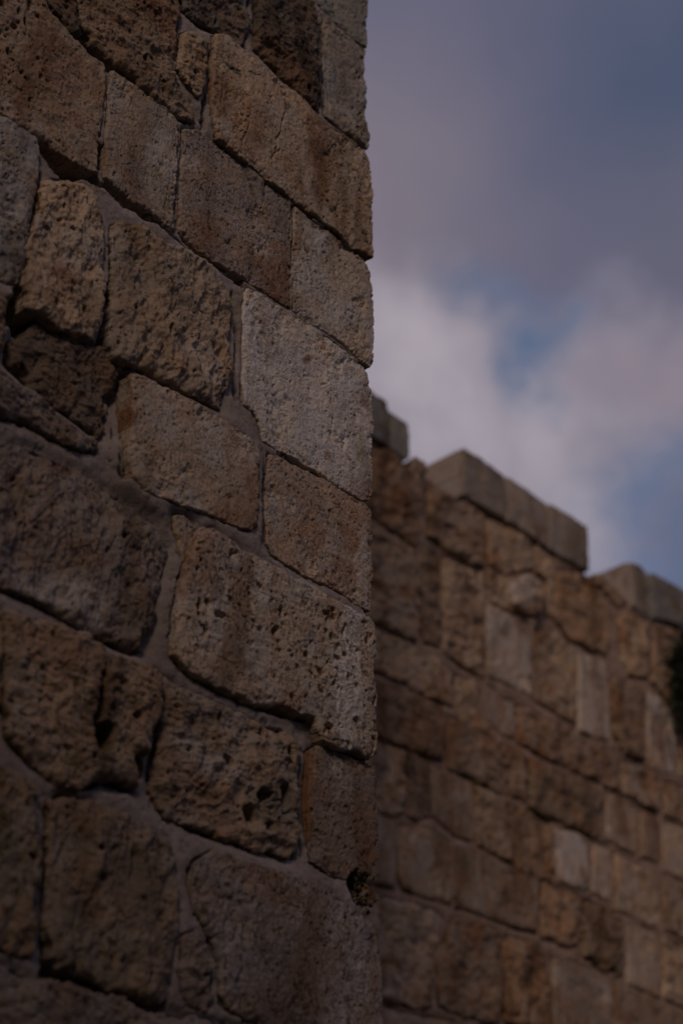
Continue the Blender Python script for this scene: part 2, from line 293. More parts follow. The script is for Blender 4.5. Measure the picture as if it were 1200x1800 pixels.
# outlines of the stones in metres: (distance along the wall, height)
NEAR = [
 ('n1','smooth',0.015,0.012,'greygreen',[(2.879,6.429),(3.188,6.7),(3.183,6.274),(3.173,6.2),(3.055,6.199),(2.968,6.208),(2.925,6.221)]),
 ('n2','pitted',0.012,0.012,'grey',[(2.954,6.177),(3.058,6.181),(3.167,6.186),(3.161,6.115),(3.17,5.928),(3.18,5.774),(3.171,5.715),(3.043,5.713),(2.966,5.713)]),
 ('n3','crag',0.02,0.02,'dark',[(2.619,6.142),(2.834,6.284),(2.914,6.194),(2.93,6.067),(2.932,5.851),(2.917,5.708),(2.817,5.712),(2.712,5.739),(2.636,5.758)]),
 ('n4','crag',0.02,0.02,'darkgrey',[(2.299,5.892),(2.598,6.151),(2.608,5.835),(2.593,5.75),(2.559,5.718),(2.473,5.706),(2.389,5.688),(2.322,5.694)]),
 ('n5','smooth',0.03,0.01,'tan',[(2.45,5.68),(2.5,5.71),(2.601,5.7),(2.703,5.7),(2.794,5.695),(2.888,5.68),(2.936,5.656),(3.052,5.67),(3.153,5.68),(3.17,5.65),(3.181,5.606),(3.178,5.224),(3.077,5.216),(2.945,5.231),(2.791,5.235),(2.618,5.246),(2.482,5.255),(2.461,5.341),(2.447,5.522)]),
 ('n6','rough',0.035,0.03,'ochre',[(1.927,5.532),(2.282,5.838),(2.314,5.648),(2.308,5.557),(2.307,5.471),(2.306,5.386),(2.35,5.337),(2.404,5.284),(2.39,5.257),(2.33,5.229),(2.235,5.217),(2.156,5.26),(2.071,5.251),(2.006,5.269),(1.958,5.299),(1.935,5.396)]),
 ('n7','rough',0.04,0.025,'tan',[(2.318,5.581),(2.363,5.617),(2.425,5.622),(2.425,5.523),(2.421,5.423),(2.401,5.365),(2.355,5.373),(2.313,5.412),(2.307,5.504)]),
 ('n8','rough',0.03,0.02,'dark',[(1.842,5.462),(1.913,5.524),(1.933,5.398),(1.954,5.277),(1.939,5.26),(1.897,5.276),(1.854,5.298),(1.827,5.356)]),
 ('n9','pitted',0.03,0.02,'tan',[(1.511,5.221),(1.705,5.31),(1.833,5.304),(1.888,5.264),(1.961,5.248),(2.052,5.235),(2.061,5.047),(2.066,4.829),(2.032,4.814),(1.938,4.81),(1.871,4.814),(1.786,4.814),(1.74,4.821),(1.57,4.824)]),
 ('n10','smooth',0.025,0.008,'tangrey',[(2.081,5.239),(2.166,5.24),(2.276,5.236),(2.331,5.221),(2.341,5.164),(2.342,4.987),(2.346,4.812),(2.318,4.811),(2.254,4.817),(2.203,4.804),(2.14,4.818),(2.086,4.829),(2.08,4.977),(2.078,5.129)]),
 ('n11','smooth',0.015,0.008,'tanpink',[(2.358,5.224),(2.409,5.247),(2.502,5.251),(2.597,5.232),(2.655,5.183),(2.691,5.127),(2.704,5.17),(2.707,5.246),(2.756,5.252),(2.812,5.237),(2.819,5.038),(2.819,4.821),(2.792,4.814),(2.709,4.812),(2.627,4.816),(2.559,4.806),(2.447,4.804),(2.384,4.824),(2.371,4.83),(2.363,5.008)]),
 ('n12','smooth',0.015,0.008,'pale',[(2.83,5.23),(2.961,5.222),(3.094,5.216),(3.161,5.206),(3.183,5.177),(3.193,5.119),(3.191,4.81),(3.175,4.792),(3.117,4.798),(3.025,4.812),(2.939,4.815),(2.87,4.806),(2.836,4.816),(2.825,4.953),(2.827,5.135)]),
 ('n13','smooth',0.025,0.01,'white',[(2.635,4.777),(2.688,4.794),(2.742,4.79),(2.807,4.785),(2.904,4.786),(3.029,4.781),(3.104,4.777),(3.143,4.767),(3.16,4.725),(3.175,4.683),(3.17,4.324),(3.157,4.292),(3.13,4.279),(3.078,4.275),(2.96,4.276),(2.892,4.278),(2.784,4.281),(2.719,4.279),(2.693,4.333),(2.67,4.358),(2.632,4.364),(2.63,4.468),(2.624,4.697)]),
 ('n14','smooth',0.03,0.02,'grey',[(1.574,4.797),(1.741,4.811),(1.805,4.814),(1.866,4.804),(1.881,4.71),(1.878,4.609),(1.879,4.476),(1.879,4.364),(1.866,4.323),(1.825,4.303),(1.798,4.304),(1.648,4.293)]),
 ('n15','lump',0.04,0.03,'tan',[(1.896,4.678),(1.93,4.721),(2.009,4.759),(2.051,4.729),(2.079,4.687),(2.1,4.651),(2.118,4.505),(2.119,4.391),(2.113,4.295),(2.101,4.27),(2.009,4.257),(1.937,4.257),(1.888,4.255),(1.88,4.377),(1.879,4.507),(1.885,4.608)]),
 ('n16','lump',0.04,0.025,'tanrough',[(2.12,4.679),(2.166,4.723),(2.236,4.742),(2.303,4.736),(2.384,4.75),(2.46,4.745),(2.528,4.724),(2.553,4.667),(2.564,4.531),(2.581,4.432),(2.557,4.351),(2.549,4.294),(2.476,4.284),(2.394,4.274),(2.284,4.27),(2.17,4.263),(2.141,4.283),(2.137,4.364),(2.135,4.515)]),
 ('n17','smooth',0.055,0.012,'tan',[(2.221,4.234),(2.267,4.244),(2.362,4.249),(2.463,4.253),(2.569,4.246),(2.651,4.241),(2.676,4.225),(2.684,4.108),(2.684,3.982),(2.656,3.948),(2.614,3.937),(2.533,3.931),(2.443,3.92),(2.366,3.909),(2.294,3.903),(2.252,3.929),(2.238,3.982),(2.226,4.08),(2.226,4.168)]),
 ('n18','smooth',0.025,0.012,'tanrust',[(2.736,4.249),(2.796,4.26),(2.899,4.266),(3.005,4.268),(3.127,4.268),(3.164,4.26),(3.173,4.195),(3.171,4.041),(3.157,3.915),(3.123,3.914),(3.053,3.928),(2.972,3.925),(2.893,3.919),(2.815,3.924),(2.761,3.931),(2.738,3.956),(2.729,4.106)]),
 ('n19','smooth',0.035,0.015,'tan',[(2.401,3.892),(2.433,3.906),(2.465,3.897),(2.47,3.843),(2.459,3.779),(2.444,3.765),(2.425,3.815),(2.405,3.856)]),
 ('n20','pitted',0.05,0.034,'palepit',[(2.474,3.881),(2.539,3.898),(2.632,3.882),(2.711,3.887),(2.802,3.889),(2.879,3.887),(2.957,3.884),(3.049,3.88),(3.131,3.877),(3.152,3.859),(3.147,3.465),(3.125,3.446),(3.029,3.442),(2.949,3.44),(2.929,3.463),(2.912,3.494),(2.884,3.497),(2.79,3.482),(2.689,3.461),(2.601,3.456),(2.524,3.46),(2.453,3.472),(2.418,3.493),(2.412,3.553),(2.419,3.651),(2.439,3.756),(2.463,3.834)]),
 ('n21','smooth',0.03,0.012,'brown',[(2.906,3.408),(2.938,3.435),(3.024,3.44),(3.124,3.447),(3.158,3.446),(3.171,3.426),(3.17,3.249),(3.165,3.075),(3.135,3.052),(3.115,3.058),(3.092,3.077),(3.056,3.102),(3.003,3.094),(2.955,3.101),(2.918,3.11),(2.906,3.249)]),
 ('n22','crag',0.035,0.03,'tanrough',[(2.403,3.429),(2.455,3.423),(2.55,3.42),(2.646,3.417),(2.736,3.416),(2.817,3.442),(2.861,3.424),(2.87,3.361),(2.864,3.266),(2.849,3.201),(2.87,3.162),(2.875,3.107),(2.825,3.098),(2.737,3.093),(2.661,3.086),(2.578,3.079),(2.505,3.083),(2.442,3.093),(2.401,3.119),(2.391,3.193),(2.4,3.282),(2.405,3.357)]),
 ('n23','rough',0.06,0.045,'ochrerough',[(1.924,3.413),(2.002,3.426),(2.074,3.435),(2.157,3.443),(2.202,3.411),(2.275,3.412),(2.34,3.445),(2.376,3.425),(2.38,3.341),(2.358,3.26),(2.345,3.199),(2.327,3.126),(2.306,3.117),(2.239,3.107),(2.201,3.082),(2.162,3.071),(2.083,3.068),(2.022,3.095),(1.966,3.129),(1.945,3.215),(1.928,3.319)]),
 ('n24','rough',0.04,0.03,'ochrerough',[(1.765,3.451),(1.904,3.442),(1.925,3.43),(1.929,3.326),(1.94,3.193),(1.937,3.139),(1.811,3.142)]),
 ('n25','lump',0.02,0.03,'greybrown',[(1.725,3.823),(1.866,3.851),(1.979,3.884),(2.084,3.885),(2.183,3.883),(2.271,3.864),(2.355,3.832),(2.4,3.798),(2.397,3.726),(2.379,3.646),(2.359,3.559),(2.34,3.482),(2.31,3.475),(2.248,3.474),(2.127,3.483),(2.01,3.488),(1.913,3.488),(1.775,3.485)]),
 ('n26','crag',0.005,0.03,'dark',[(1.916,4.251),(1.963,4.273),(2.054,4.28),(2.148,4.285),(2.188,4.263),(2.193,4.193),(2.177,4.131),(2.18,4.045),(2.164,4.023),(2.08,4.04),(1.989,4.053),(1.917,4.073),(1.87,4.088),(1.864,4.137),(1.902,4.193)]),
 ('n27','rough',0.035,0.03,'greybrown',[(1.68,4.051),(1.828,4.053),(1.897,4.04),(1.986,4.02),(2.077,4.004),(2.156,3.988),(2.15,3.956),(2.101,3.94),(2.031,3.931),(1.945,3.931),(1.845,3.918),(1.703,3.9)]),
 ('n28','rough',0.035,0.02,'ochre',[(1.652,4.24),(1.799,4.272),(1.822,4.254),(1.838,4.158),(1.832,4.086),(1.677,4.074)]),
 ('n29','lump',0.045,0.03,'brownrough',[(1.816,3.083),(1.951,3.059),(2.011,3.059),(2.053,3.037),(2.07,2.958),(2.086,2.824),(2.096,2.729),(2.087,2.677),(2.044,2.676),(2.001,2.677),(1.874,2.693)]),
 ('n30','lump',0.045,0.035,'brownrough',[(2.095,3.023),(2.128,3.053),(2.199,3.059),(2.282,3.05),(2.37,3.047),(2.441,3.035),(2.466,2.997),(2.476,2.899),(2.473,2.82),(2.466,2.741),(2.456,2.67),(2.414,2.659),(2.334,2.66),(2.246,2.67),(2.163,2.667),(2.124,2.676),(2.114,2.758),(2.104,2.904)]),
 ('n31','smooth',0.045,0.018,'greybrown',[(2.523,3.009),(2.576,3.044),(2.681,3.052),(2.796,3.05),(2.896,3.046),(2.987,3.041),(3.033,3.037),(3.058,3.009),(3.118,3.036),(3.151,2.982),(3.162,2.883),(3.162,2.674),(2.817,2.609),(2.742,2.672),(2.642,2.684),(2.616,2.71),(2.612,2.787),(2.59,2.834),(2.559,2.86),(2.525,2.898),(2.512,2.962)]),
 ('n32','rough',0.05,0.03,'greybrown',[(2.495,2.824),(2.532,2.843),(2.569,2.822),(2.595,2.769),(2.6,2.699),(2.594,2.673),(2.534,2.673),(2.507,2.699),(2.495,2.747)]),
 ('n33','rough',0.03,0.03,'greybrown',[(1.886,2.682),(2.015,2.655),(2.118,2.64),(2.238,2.647),(2.364,2.645),(2.462,2.646),(2.546,2.646),(2.649,2.656),(2.74,2.636),(2.797,2.558),(1.927,2.404)]),
]
FAR = [
 ('b','smooth',0.05,0.02,'greengrey',[(6.22,7.954),(6.509,7.942),(6.638,7.944),(6.669,7.885),(6.674,7.6),(6.504,7.592),(6.22,7.609)]),
 ('b','smooth',0.05,0.02,'greengrey',[(6.685,7.845),(6.751,7.87),(6.844,7.865),(6.859,7.806),(6.852,7.606),(6.807,7.563),(6.679,7.589)]),
 ('c','smooth',0.06,0.02,'cap',[(7.391,7.951),(7.577,7.965),(7.838,7.94),(7.821,7.588),(7.58,7.575),(7.368,7.574)]),
 ('c','smooth',0.06,0.02,'cap',[(7.87,7.956),(8.071,7.949),(8.301,7.935),(8.275,7.565),(8.036,7.582),(7.852,7.593)]),
 ('c','smooth',0.06,0.015,'cap',[(8.335,7.951),(8.561,7.966),(8.784,7.962),(8.756,7.585),(8.514,7.564),(8.294,7.565)]),
 ('d','smooth',0.06,0.03,'cap',[(9.317,7.904),(9.428,7.917),(9.517,7.883),(9.467,7.496),(9.381,7.495),(9.269,7.506)]),
 ('d','smooth',0.06,0.03,'greengrey',[(9.574,7.917),(9.765,7.938),(10.114,7.959),(10.045,7.605),(9.76,7.579),(9.513,7.51)]),
 ('s','crag',0.04,0.03,'dark',[(6.886,7.597),(6.949,7.667),(7.022,7.68),(7.042,7.629),(7.017,7.56),(6.944,7.525),(6.883,7.526)]),
 ('f','crag',0.04,0.04,'rust',[(6.435,7.49),(6.7,7.57),(6.818,7.538),(6.999,7.521),(7.025,7.5),(6.961,7.257),(6.924,6.992),(6.87,6.969),(6.739,6.992),(6.43,7.035)]),
 ('f','crag',0.04,0.04,'brown',[(7.037,7.505),(7.31,7.538),(7.601,7.528),(7.596,7.286),(7.571,7.105),(7.285,7.087),(7.037,7.104)]),
 ('f','rough',0.03,0.04,'tan',[(7.65,7.541),(7.918,7.564),(8.137,7.571),(8.134,7.347),(7.856,7.186),(7.636,7.179)]),
 ('f','rough',0.03,0.02,'tan',[(8.182,7.582),(8.36,7.569),(8.372,7.448),(8.306,7.068),(8.27,7.033),(8.282,7.321),(8.158,7.335)]),
 ('f','rough',0.03,0.03,'brown',[(8.841,7.61),(8.972,7.665),(9.267,7.535),(9.121,7.448),(9.03,7.494),(8.859,7.544)]),
 ('f','crag',0.04,0.04,'tan',[(6.43,6.994),(6.738,6.972),(6.939,6.966),(6.937,6.637),(6.899,6.313),(6.72,6.3),(6.423,6.296)]),
 ('f','crag',0.03,0.03,'brown',[(6.986,7.044),(7.139,7.049),(7.123,6.371),(6.959,6.347)]),
 ('f','crag',0.03,0.04,'tan',[(7.183,7.047),(7.582,7.079),(7.546,6.326),(7.336,6.319),(7.15,6.373)]),
 ('f','rough',0.03,0.02,'tan',[(7.633,7.143),(7.854,7.164),(7.856,6.973),(8.046,6.944),(7.861,6.9),(7.615,6.897)]),
 ('r','rough',0.07,0.04,'pale',[(7.815,7.089),(7.99,7.227),(8.178,7.253),(8.206,7.1),(8.117,6.957),(7.961,6.916),(7.813,6.933)]),
 ('w','smooth',0.04,0.02,'pale',[(7.6,6.858),(7.817,6.87),(8.057,6.881),(8.013,6.364),(7.802,6.356),(7.573,6.333)]),
 ('w','smooth',0.03,0.02,'pale',[(7.559,6.272),(7.691,6.242),(7.835,6.253),(7.83,5.999),(7.699,5.986),(7.554,6.051)]),
 ('f','rough',0.04,0.03,'rust',[(8.385,7.449),(8.601,7.519),(8.836,7.526),(8.979,7.424),(8.933,7.002),(8.726,6.946),(8.5,6.947),(8.324,7.072)]),
 ('f','rough',0.05,0.04,'tan',[(9.099,7.4),(9.26,7.45),(9.475,7.457),(9.462,7.289),(9.398,6.994),(9.211,6.917),(9.089,7.013)]),
 ('f','rough',0.04,0.04,'brown',[(8.963,6.839),(9.186,6.885),(9.35,6.869),(9.267,6.326),(9.027,6.29),(8.912,6.397)]),
 ('f','rough',0.03,0.03,'tan',[(8.107,6.883),(8.323,6.937),(8.543,6.923),(8.483,6.329),(8.317,6.329),(8.054,6.35)]),
 ('w','smooth',0.04,0.02,'pale',[(8.566,6.907),(8.756,6.923),(8.943,6.932),(8.856,6.324),(8.671,6.288),(8.501,6.279)]),
 ('w','smooth',0.04,0.02,'white',[(9.397,6.899),(9.572,6.89),(9.704,6.75),(9.633,6.328),(9.466,6.293),(9.295,6.293)]),
 ('f','rough',0.04,0.03,'tan',[(6.422,6.24),(6.745,6.284),(6.924,6.284),(7.187,6.287),(7.239,6.249),(7.225,5.998),(7.015,5.988),(6.752,5.997),(6.419,5.97)]),
 ('f','rough',0.03,0.03,'tan',[(7.277,6.247),(7.526,6.28),(7.519,6.028),(7.642,5.975),(7.611,5.934),(7.419,5.919),(7.261,5.951)]),
 ('f','rough',0.04,0.03,'reddark',[(6.419,5.919),(6.736,5.962),(7.118,5.969),(7.111,5.614),(6.923,5.596),(6.701,5.594),(6.415,5.582)]),
 ('f','rough',0.04,0.03,'brown',[(7.159,5.95),(7.381,5.929),(7.653,5.922),(7.851,5.934),(7.911,5.901),(7.878,5.606),(7.627,5.588),(7.359,5.585),(7.14,5.588)]),
 ('f','rough',0.04,0.03,'reddark',[(7.862,6.247),(8.146,6.271),(8.481,6.268),(8.736,6.252),(8.711,5.975),(8.353,5.973),(8.084,5.956),(7.838,5.98)]),
 ('f','rough',0.03,0.02,'brown',[(8.791,6.269),(8.972,6.267),(8.941,5.969),(8.75,5.974)]),
 ('f','rough',0.05,0.03,'dark',[(7.932,5.897),(8.155,5.922),(8.396,5.937),(8.701,5.914),(8.655,5.579),(8.531,5.563),(8.292,5.57),(8.086,5.547),(7.901,5.573)]),
 ('f','rough',0.03,0.03,'tan',[(6.426,5.561),(6.761,5.581),(6.759,5.198),(6.677,5.153),(6.422,5.157)]),
 ('f','rough',0.03,0.02,'reddark',[(6.79,5.577),(6.984,5.576),(6.98,5.246),(6.869,5.173),(6.778,5.186)]),
 ('f','smooth',0.04,0.03,'tangrey',[(6.997,5.57),(7.201,5.571),(7.368,5.57),(7.354,5.197),(7.18,5.188),(6.993,5.257)]),
 ('f','rough',0.04,0.03,'tan',[(7.4,5.569),(7.571,5.571),(7.745,5.558),(7.722,5.166),(7.636,5.164),(7.375,5.195)]),
 ('f','rough',0.03,0.02,'rust',[(7.779,5.542),(7.942,5.554),(8.128,5.535),(8.101,5.175),(8.013,5.141),(7.754,5.135)]),
 ('w','smooth',0.05,0.015,'white',[(8.145,5.508),(8.319,5.547),(8.473,5.535),(8.459,5.199),(8.409,5.175),(8.153,5.166)]),
 ('f','smooth',0.04,0.03,'tan',[(6.41,5.124),(6.642,5.127),(6.673,5.07),(6.665,4.745),(6.406,4.715)]),
 ('f','smooth',0.04,0.03,'tan',[(6.707,5.113),(6.931,5.168),(7.152,5.14),(7.137,4.77),(6.962,4.758),(6.749,4.761),(6.699,4.818)]),
 ('f','smooth',0.05,0.03,'brown',[(7.184,5.112),(7.422,5.144),(7.686,5.14),(7.946,5.122),(7.907,4.791),(7.654,4.771),(7.395,4.767),(7.174,4.761)]),
 ('f','rough',0.03,0.03,'rust',[(8.012,5.127),(8.182,5.136),(8.372,5.131),(8.334,4.828),(8.227,4.786),(7.978,4.796)]),
 ('f','crag',0.04,0.03,'dark',[(8.405,5.126),(8.67,5.15),(8.817,5.113),(8.778,4.735),(8.552,4.737),(8.37,4.765)]),
 ('f','smooth',0.03,0.02,'tangrey',[(8.884,5.096),(9.226,5.104),(9.165,4.679),(8.822,4.694)]),
 ('f','rough',0.03,0.02,'tan',[(9.278,5.106),(9.841,5.113),(9.753,4.692),(9.204,4.687)]),
 ('f','smooth',0.02,0.02,'tangrey',[(8.584,5.559),(8.768,5.554),(8.74,5.187),(8.536,5.201)]),
 ('f','smooth',0.03,0.02,'tan',[(8.814,5.541),(9.25,5.545),(9.315,5.539),(9.247,5.147),(9.181,5.138),(8.756,5.145)]),
 ('f','smooth',0.03,0.02,'tan',[(9.352,5.525),(9.933,5.55),(9.848,5.145),(9.284,5.141)]),
 ('f','smooth',0.03,0.02,'tan',[(8.771,5.941),(8.935,5.931),(9.119,5.942),(9.075,5.586),(8.871,5.588),(8.723,5.604)]),
 ('f','smooth',0.03,0.02,'brown',[(9.165,5.94),(9.385,5.94),(9.324,5.588),(9.109,5.596)]),
 ('f','smooth',0.03,0.02,'tangrey',[(9.425,5.936),(10.02,5.966),(9.939,5.58),(9.358,5.558)]),
 ('f','rough',0.03,0.02,'tangrey',[(9.007,6.237),(9.272,6.267),(9.439,6.249),(9.391,5.974),(9.158,5.978),(8.968,5.977)]),
 ('f','rough',0.03,0.02,'brown',[(9.479,6.241),(10.094,6.319),(10.027,6.002),(9.431,5.97)]),
 ('f','smooth',0.03,0.02,'tangrey',[(9.756,6.673),(10.189,6.773),(10.102,6.356),(9.692,6.332)]),
 ('f','rough',0.03,0.03,'brown',[(9.553,7.485),(9.818,7.565),(10.366,7.618),(10.201,6.831),(9.77,6.709),(9.595,6.938),(9.467,6.981)]),
 ('f','rough',0.04,0.03,'tangrey',[(6.406,4.662),(6.677,4.685),(7.007,4.699),(7.084,4.676),(6.962,4.442),(6.936,4.161),(6.82,4.131),(6.4,4.114)]),
 ('f','rough',0.05,0.03,'brown',[(7.121,4.693),(7.392,4.727),(7.556,4.717),(7.531,4.283),(7.452,4.173),(7.112,4.166),(6.981,4.184),(6.982,4.413)]),
 ('f','rough',0.05,0.03,'rust',[(7.597,4.71),(7.837,4.734),(8,4.688),(7.96,4.211),(7.554,4.194)]),
 ('f','smooth',0.03,0.03,'greybrown',[(8.077,4.693),(8.332,4.717),(8.65,4.702),(8.606,4.274),(8.026,4.227)]),
 ('f','smooth',0.03,0.03,'brown',[(8.702,4.696),(8.979,4.685),(9.749,4.673),(9.663,4.263),(8.636,4.246)]),
 ('f','smooth',0.03,0.03,'greybrown',[(6.41,4.077),(6.762,4.104),(7.133,4.119),(7.257,3.957),(6.407,3.799)]),
 ('f','smooth',0.03,0.03,'greybrown',[(7.307,4.13),(7.969,4.146),(7.949,3.96),(7.292,3.904)]),
]

# ------------------------------------------------------------------ relief of one dressed stone
def fissures(x, y, f, width, seed):           # thin broken cuts, steeper than they are long
    a = np.abs(fbm(x*1.25+y*0.25, y*0.62, f, 3, seed, 0.6)); gate = sstep(0.0, 0.45, fbm(x, y, f*0.8, 3, seed+5))
    return (1-sstep(0, width, a))*gate
def relief(kind, x, y, seed):
    wx = x+0.010*fbm(x, y, 14, 3, seed+90); wy = y+0.010*fbm(x, y, 14, 3, seed+91)
    h = 0.005*fbm(x, y, 3.2, 2, seed+1)
    if kind == 'smooth':
        h = h+0.0035*fbm(x, y, 14, 5, seed+2, 0.6)+0.0014*fbm(x, y, 80, 3, seed+3)
        chips = sstep(0.25, 0.75, fbm(wx, wy, 9, 4, seed+4))
        h = h-0.010*chips*(0.6+0.7*ridged(wx, wy, 35, 4, seed+5))
        gate = sstep(-0.1, 0.5, fbm(x, y, 5, 2, seed+6))
        h = h-pits(wx, wy, 0.030, 0.35, 0.002, 0.007, seed+7)*gate-pits(wx, wy, 0.014, 0.3, 0.0015, 0.0042, seed+8)
        h = h-0.0055*fissures(x, y, 17, 0.055, seed+9)-0.003*fissures(x, y, 42, 0.09, seed+10)
    elif kind == 'pitted':
        h = h+0.008*fbm(x, y, 8, 5, seed+2, 0.6)+0.0035*ridged(wx, wy, 45, 4, seed+3)
        gate = sstep(-0.5, 0.3, fbm(x, y, 4, 2, seed+6))
        h = h-pits(wx, wy, 0.050, 0.62, 0.005, 0.015, seed+7)*gate-pits(wx, wy, 0.023, 0.62, 0.0025, 0.008, seed+8)*gate
        h = h-pits(wx, wy, 0.012, 0.4, 0.0012, 0.0036, seed+9)
        h = h-0.004*fissures(x, y, 30, 0.08, seed+10)
    elif kind == 'lump':                       # lumpy hammered face, fluted up and down
        h = h+0.020*fbm(wx*1.35, wy*0.75, 9, 5, seed+2, 0.62)+0.008*ridged(wx*1.2, wy*0.7, 17, 4, seed+3)+0.0025*fbm(x, y, 80, 3, seed+4)
        h = h-pits(wx, wy, 0.06, 0.22, 0.004, 0.014, seed+7)-pits(wx, wy, 0.024, 0.2, 0.002, 0.006, seed+8)
    elif kind == 'rough':
        h = h+0.019*fbm(wx, wy, 6.5, 5, seed+2, 0.62)+0.012*ridged(wx*0.6+wy*0.4, wy*1.1, 15, 5, seed+3, 0.62)+0.003*fbm(x, y, 75, 3, seed+4)
        h = h-pits(wx, wy, 0.055, 0.24, 0.004, 0.014, seed+7)-pits(wx, wy, 0.024, 0.35, 0.002, 0.007, seed+8)
    else:
        tx, ty = wx*0.55+wy*0.35, wy*1.2-wx*0.3
        h = h+0.021*ridged(tx, ty, 8, 6, seed+2, 0.6)+0.009*fbm(wx, wy, 26, 4, seed+3, 0.6)
        h = h-pits(wx, wy, 0.050, 0.28, 0.005, 0.015, seed+7)-pits(wx, wy, 0.022, 0.35, 0.002, 0.006, seed+8)
    return h

def seg_dist(x, y, P):
    d = np.full(x.shape, 1e9)
    for (ax, ay), (bx, by) in zip(P[:-1], P[1:]):
        ex, ey = bx-ax, by-ay; L = ex*ex+ey*ey
        t = np.clip(((x-ax)*ex+(y-ay)*ey)/L, 0, 1)
        d = np.minimum(d, np.hypot(x-ax-t*ex, y-ay-t*ey))
    return d
def hollow(x, y, holes):
    o = np.zeros_like(x)
    for hx, hy, rx, ry, dep in holes:
        jx = x+0.006*fbm(x, y, 30, 3, 71); jy = y+0.006*fbm(x, y, 30, 3, 72)
        q = ((jx-hx)/rx)**2+((jy-hy)/ry)**2
        o = np.maximum(o, dep*(1-sstep(0.4, 1.25, q)))
    return o

def stone_block(name, parent, kind, H, bev, tint, P, D, g, seed, deep, holes=(), cracks=(), spots=(), blend=(0, 0, 0, 0), gain=1.0, rugged=1.0, front_shade=0.0):
    P = np.array(P); x0, y0 = P.min(0)-0.02; x1, y1 = P.max(0)+0.02
    xs = np.arange(x0, x1+g, g); ys = np.arange(y0, y1+g, g)
    X, Y = np.meshgrid(xs, ys, indexing='ij')
    rough_edge = rugged*{'smooth': 0.005, 'pitted': 0.009, 'rough': 0.014, 'crag': 0.017, 'lump': 0.014}[kind]
    wx = X+rough_edge*fbm(X, Y, 14, 4, seed+31, 0.6); wy = Y+rough_edge*fbm(X, Y, 14, 4, seed+32, 0.6)
    S = poly_sd(wx, wy, P)
    G0, G1 = np.gradient(S, g)
    gl = np.maximum(np.hypot(G0, G1), 0.3)
    okv = S > -0.75*g
    okc = okv[:-1, :-1] & okv[1:, :-1] & okv[:-1, 1:] & okv[1:, 1:]
    snap = S < 0.35*g
    mv = np.where(snap & (np.abs(S) < 2*g), S/gl, 0)
    Xs = X-mv*G0/gl; Ys = Y-mv*G1/gl
    Sd = np.where(snap, 0, S)
    # arris: crisp where it survives, broken back where it is worn
    wear = sstep(-0.5, 0.8, fbm(X, Y, 7, 4, seed+33, 0.6))
    bw = bev*(0.25+1.3*wear) if kind == 'smooth' else bev*(0.3+0.85*wear)
    t = np.clip(Sd/bw, 0, 1)
    h = H-(0.004+0.75*bw if kind == 'smooth' else 0.75*bw)*(1-np.sqrt(np.clip(1-(1-t)**2, 0, 1)))
    h = h-0.006*sstep(0.2, 0.7, ridged(X, Y, 22, 3, seed+34))*(1-sstep(0, 0.03, Sd))
    rl = relief(kind, Xs, Ys, seed)*rugged
    h = h+rl*(0.45+0.55*sstep(0, bev, Sd))
    h = h-hollow(Xs, Ys, holes)
    for C in cracks:
        jx = Xs+0.005*fbm(Xs, Ys, 40, 3, 5); jy = Ys+0.005*fbm(Xs, Ys, 40, 3, 6)
        wd = C[0]*(0.6+0.6*(0.5+0.5*vnoise(Xs*40, Ys*40, 8)))
        h = h-C[1]*np.clip(1-seg_dist(jx, jy, C[2:])/wd, 0, 1)
    h = np.maximum(h, -0.11)
    # painted wear of the stone, plus some light and shade put into its colour
    rust = 0.55*sstep(0.35, 0.9, fbm(X, Y, 3.5, 4, seed+41)); pale = 0.35*sstep(0.3, 0.9, fbm(X, Y, 5, 4, seed+42)); dirt_shade = 0.4*sstep(0.5, 1.0, fbm(X, Y, 8, 5, seed+43, 0.6))
    if kind in ('rough', 'crag', 'lump'): pale = pale*0.4; rust = rust*0.7
    jx = X+0.03*fbm(X, Y, 8, 4, seed+51); jy = Y+0.03*fbm(X, Y, 8, 4, seed+52)
    if kind == 'smooth':                       # brown flecks in the dressed stone
        fl = np.clip(pits(jx, jy, 0.034, 0.30, 0.003, 0.009, seed+71)*90, 0, 1)*sstep(-0.3, 0.3, fbm(X, Y, 6, 3, seed+72))
        rust = np.maximum(rust, 0.65*fl); dirt_shade = np.maximum(dirt_shade, 0.45*np.clip(pits(jy, jx, 0.02, 0.22, 0.0015, 0.005, seed+73)*150, 0, 1))
    if front_shade: dirt_shade = np.maximum(dirt_shade, front_shade*(0.75+0.25*fbm(X, Y, 9, 4, seed+75)))    # shade painted on the merlon fronts, their sunlit ends left clear
    for what, sx, sy, rx, ry, am in spots:
        q = ((jx-sx)/rx)**2+((jy-sy)/ry)**2; f = am*(1-sstep(0.3, 1.3, q))
        if what == 'rust': rust = np.maximum(rust, f)
        elif what == 'pale': pale = np.maximum(pale, f)
        else: dirt_shade = np.maximum(dirt_shade, f)
    if rugged > 1.2:
        rust = np.maximum(rust, 0.75*sstep(0.1, 0.8, fbm(X*1.4, Y*0.8, 4.0, 5, 77, 0.6))); dirt_shade = np.maximum(dirt_shade, 0.6*sstep(0.35, 0.9, fbm(X*1.5, Y*0.8, 5.0, 5, 78, 0.6)))
    tooled = np.full(X.shape, 1.0 if kind == 'smooth' else 0.15)
    # compact grid
    use = np.zeros(X.shape, bool)
    use[:-1, :-1] |= okc; use[1:, :-1] |= okc; use[:-1, 1:] |= okc; use[1:, 1:] |= okc
    vid = -np.ones(X.shape, int); vid[use] = np.arange(use.sum())
    s = Xs[use]; z = Ys[use]; hh = h[use]
    A = {'rust': rust[use], 'pale': pale[use], 'dirt_shade': dirt_shade[use], 'tooled': tooled[use]}
    a, b, c, d = vid[:-1, :-1][okc], vid[1:, :-1][okc], vid[1:, 1:][okc], vid[:-1, 1:][okc]
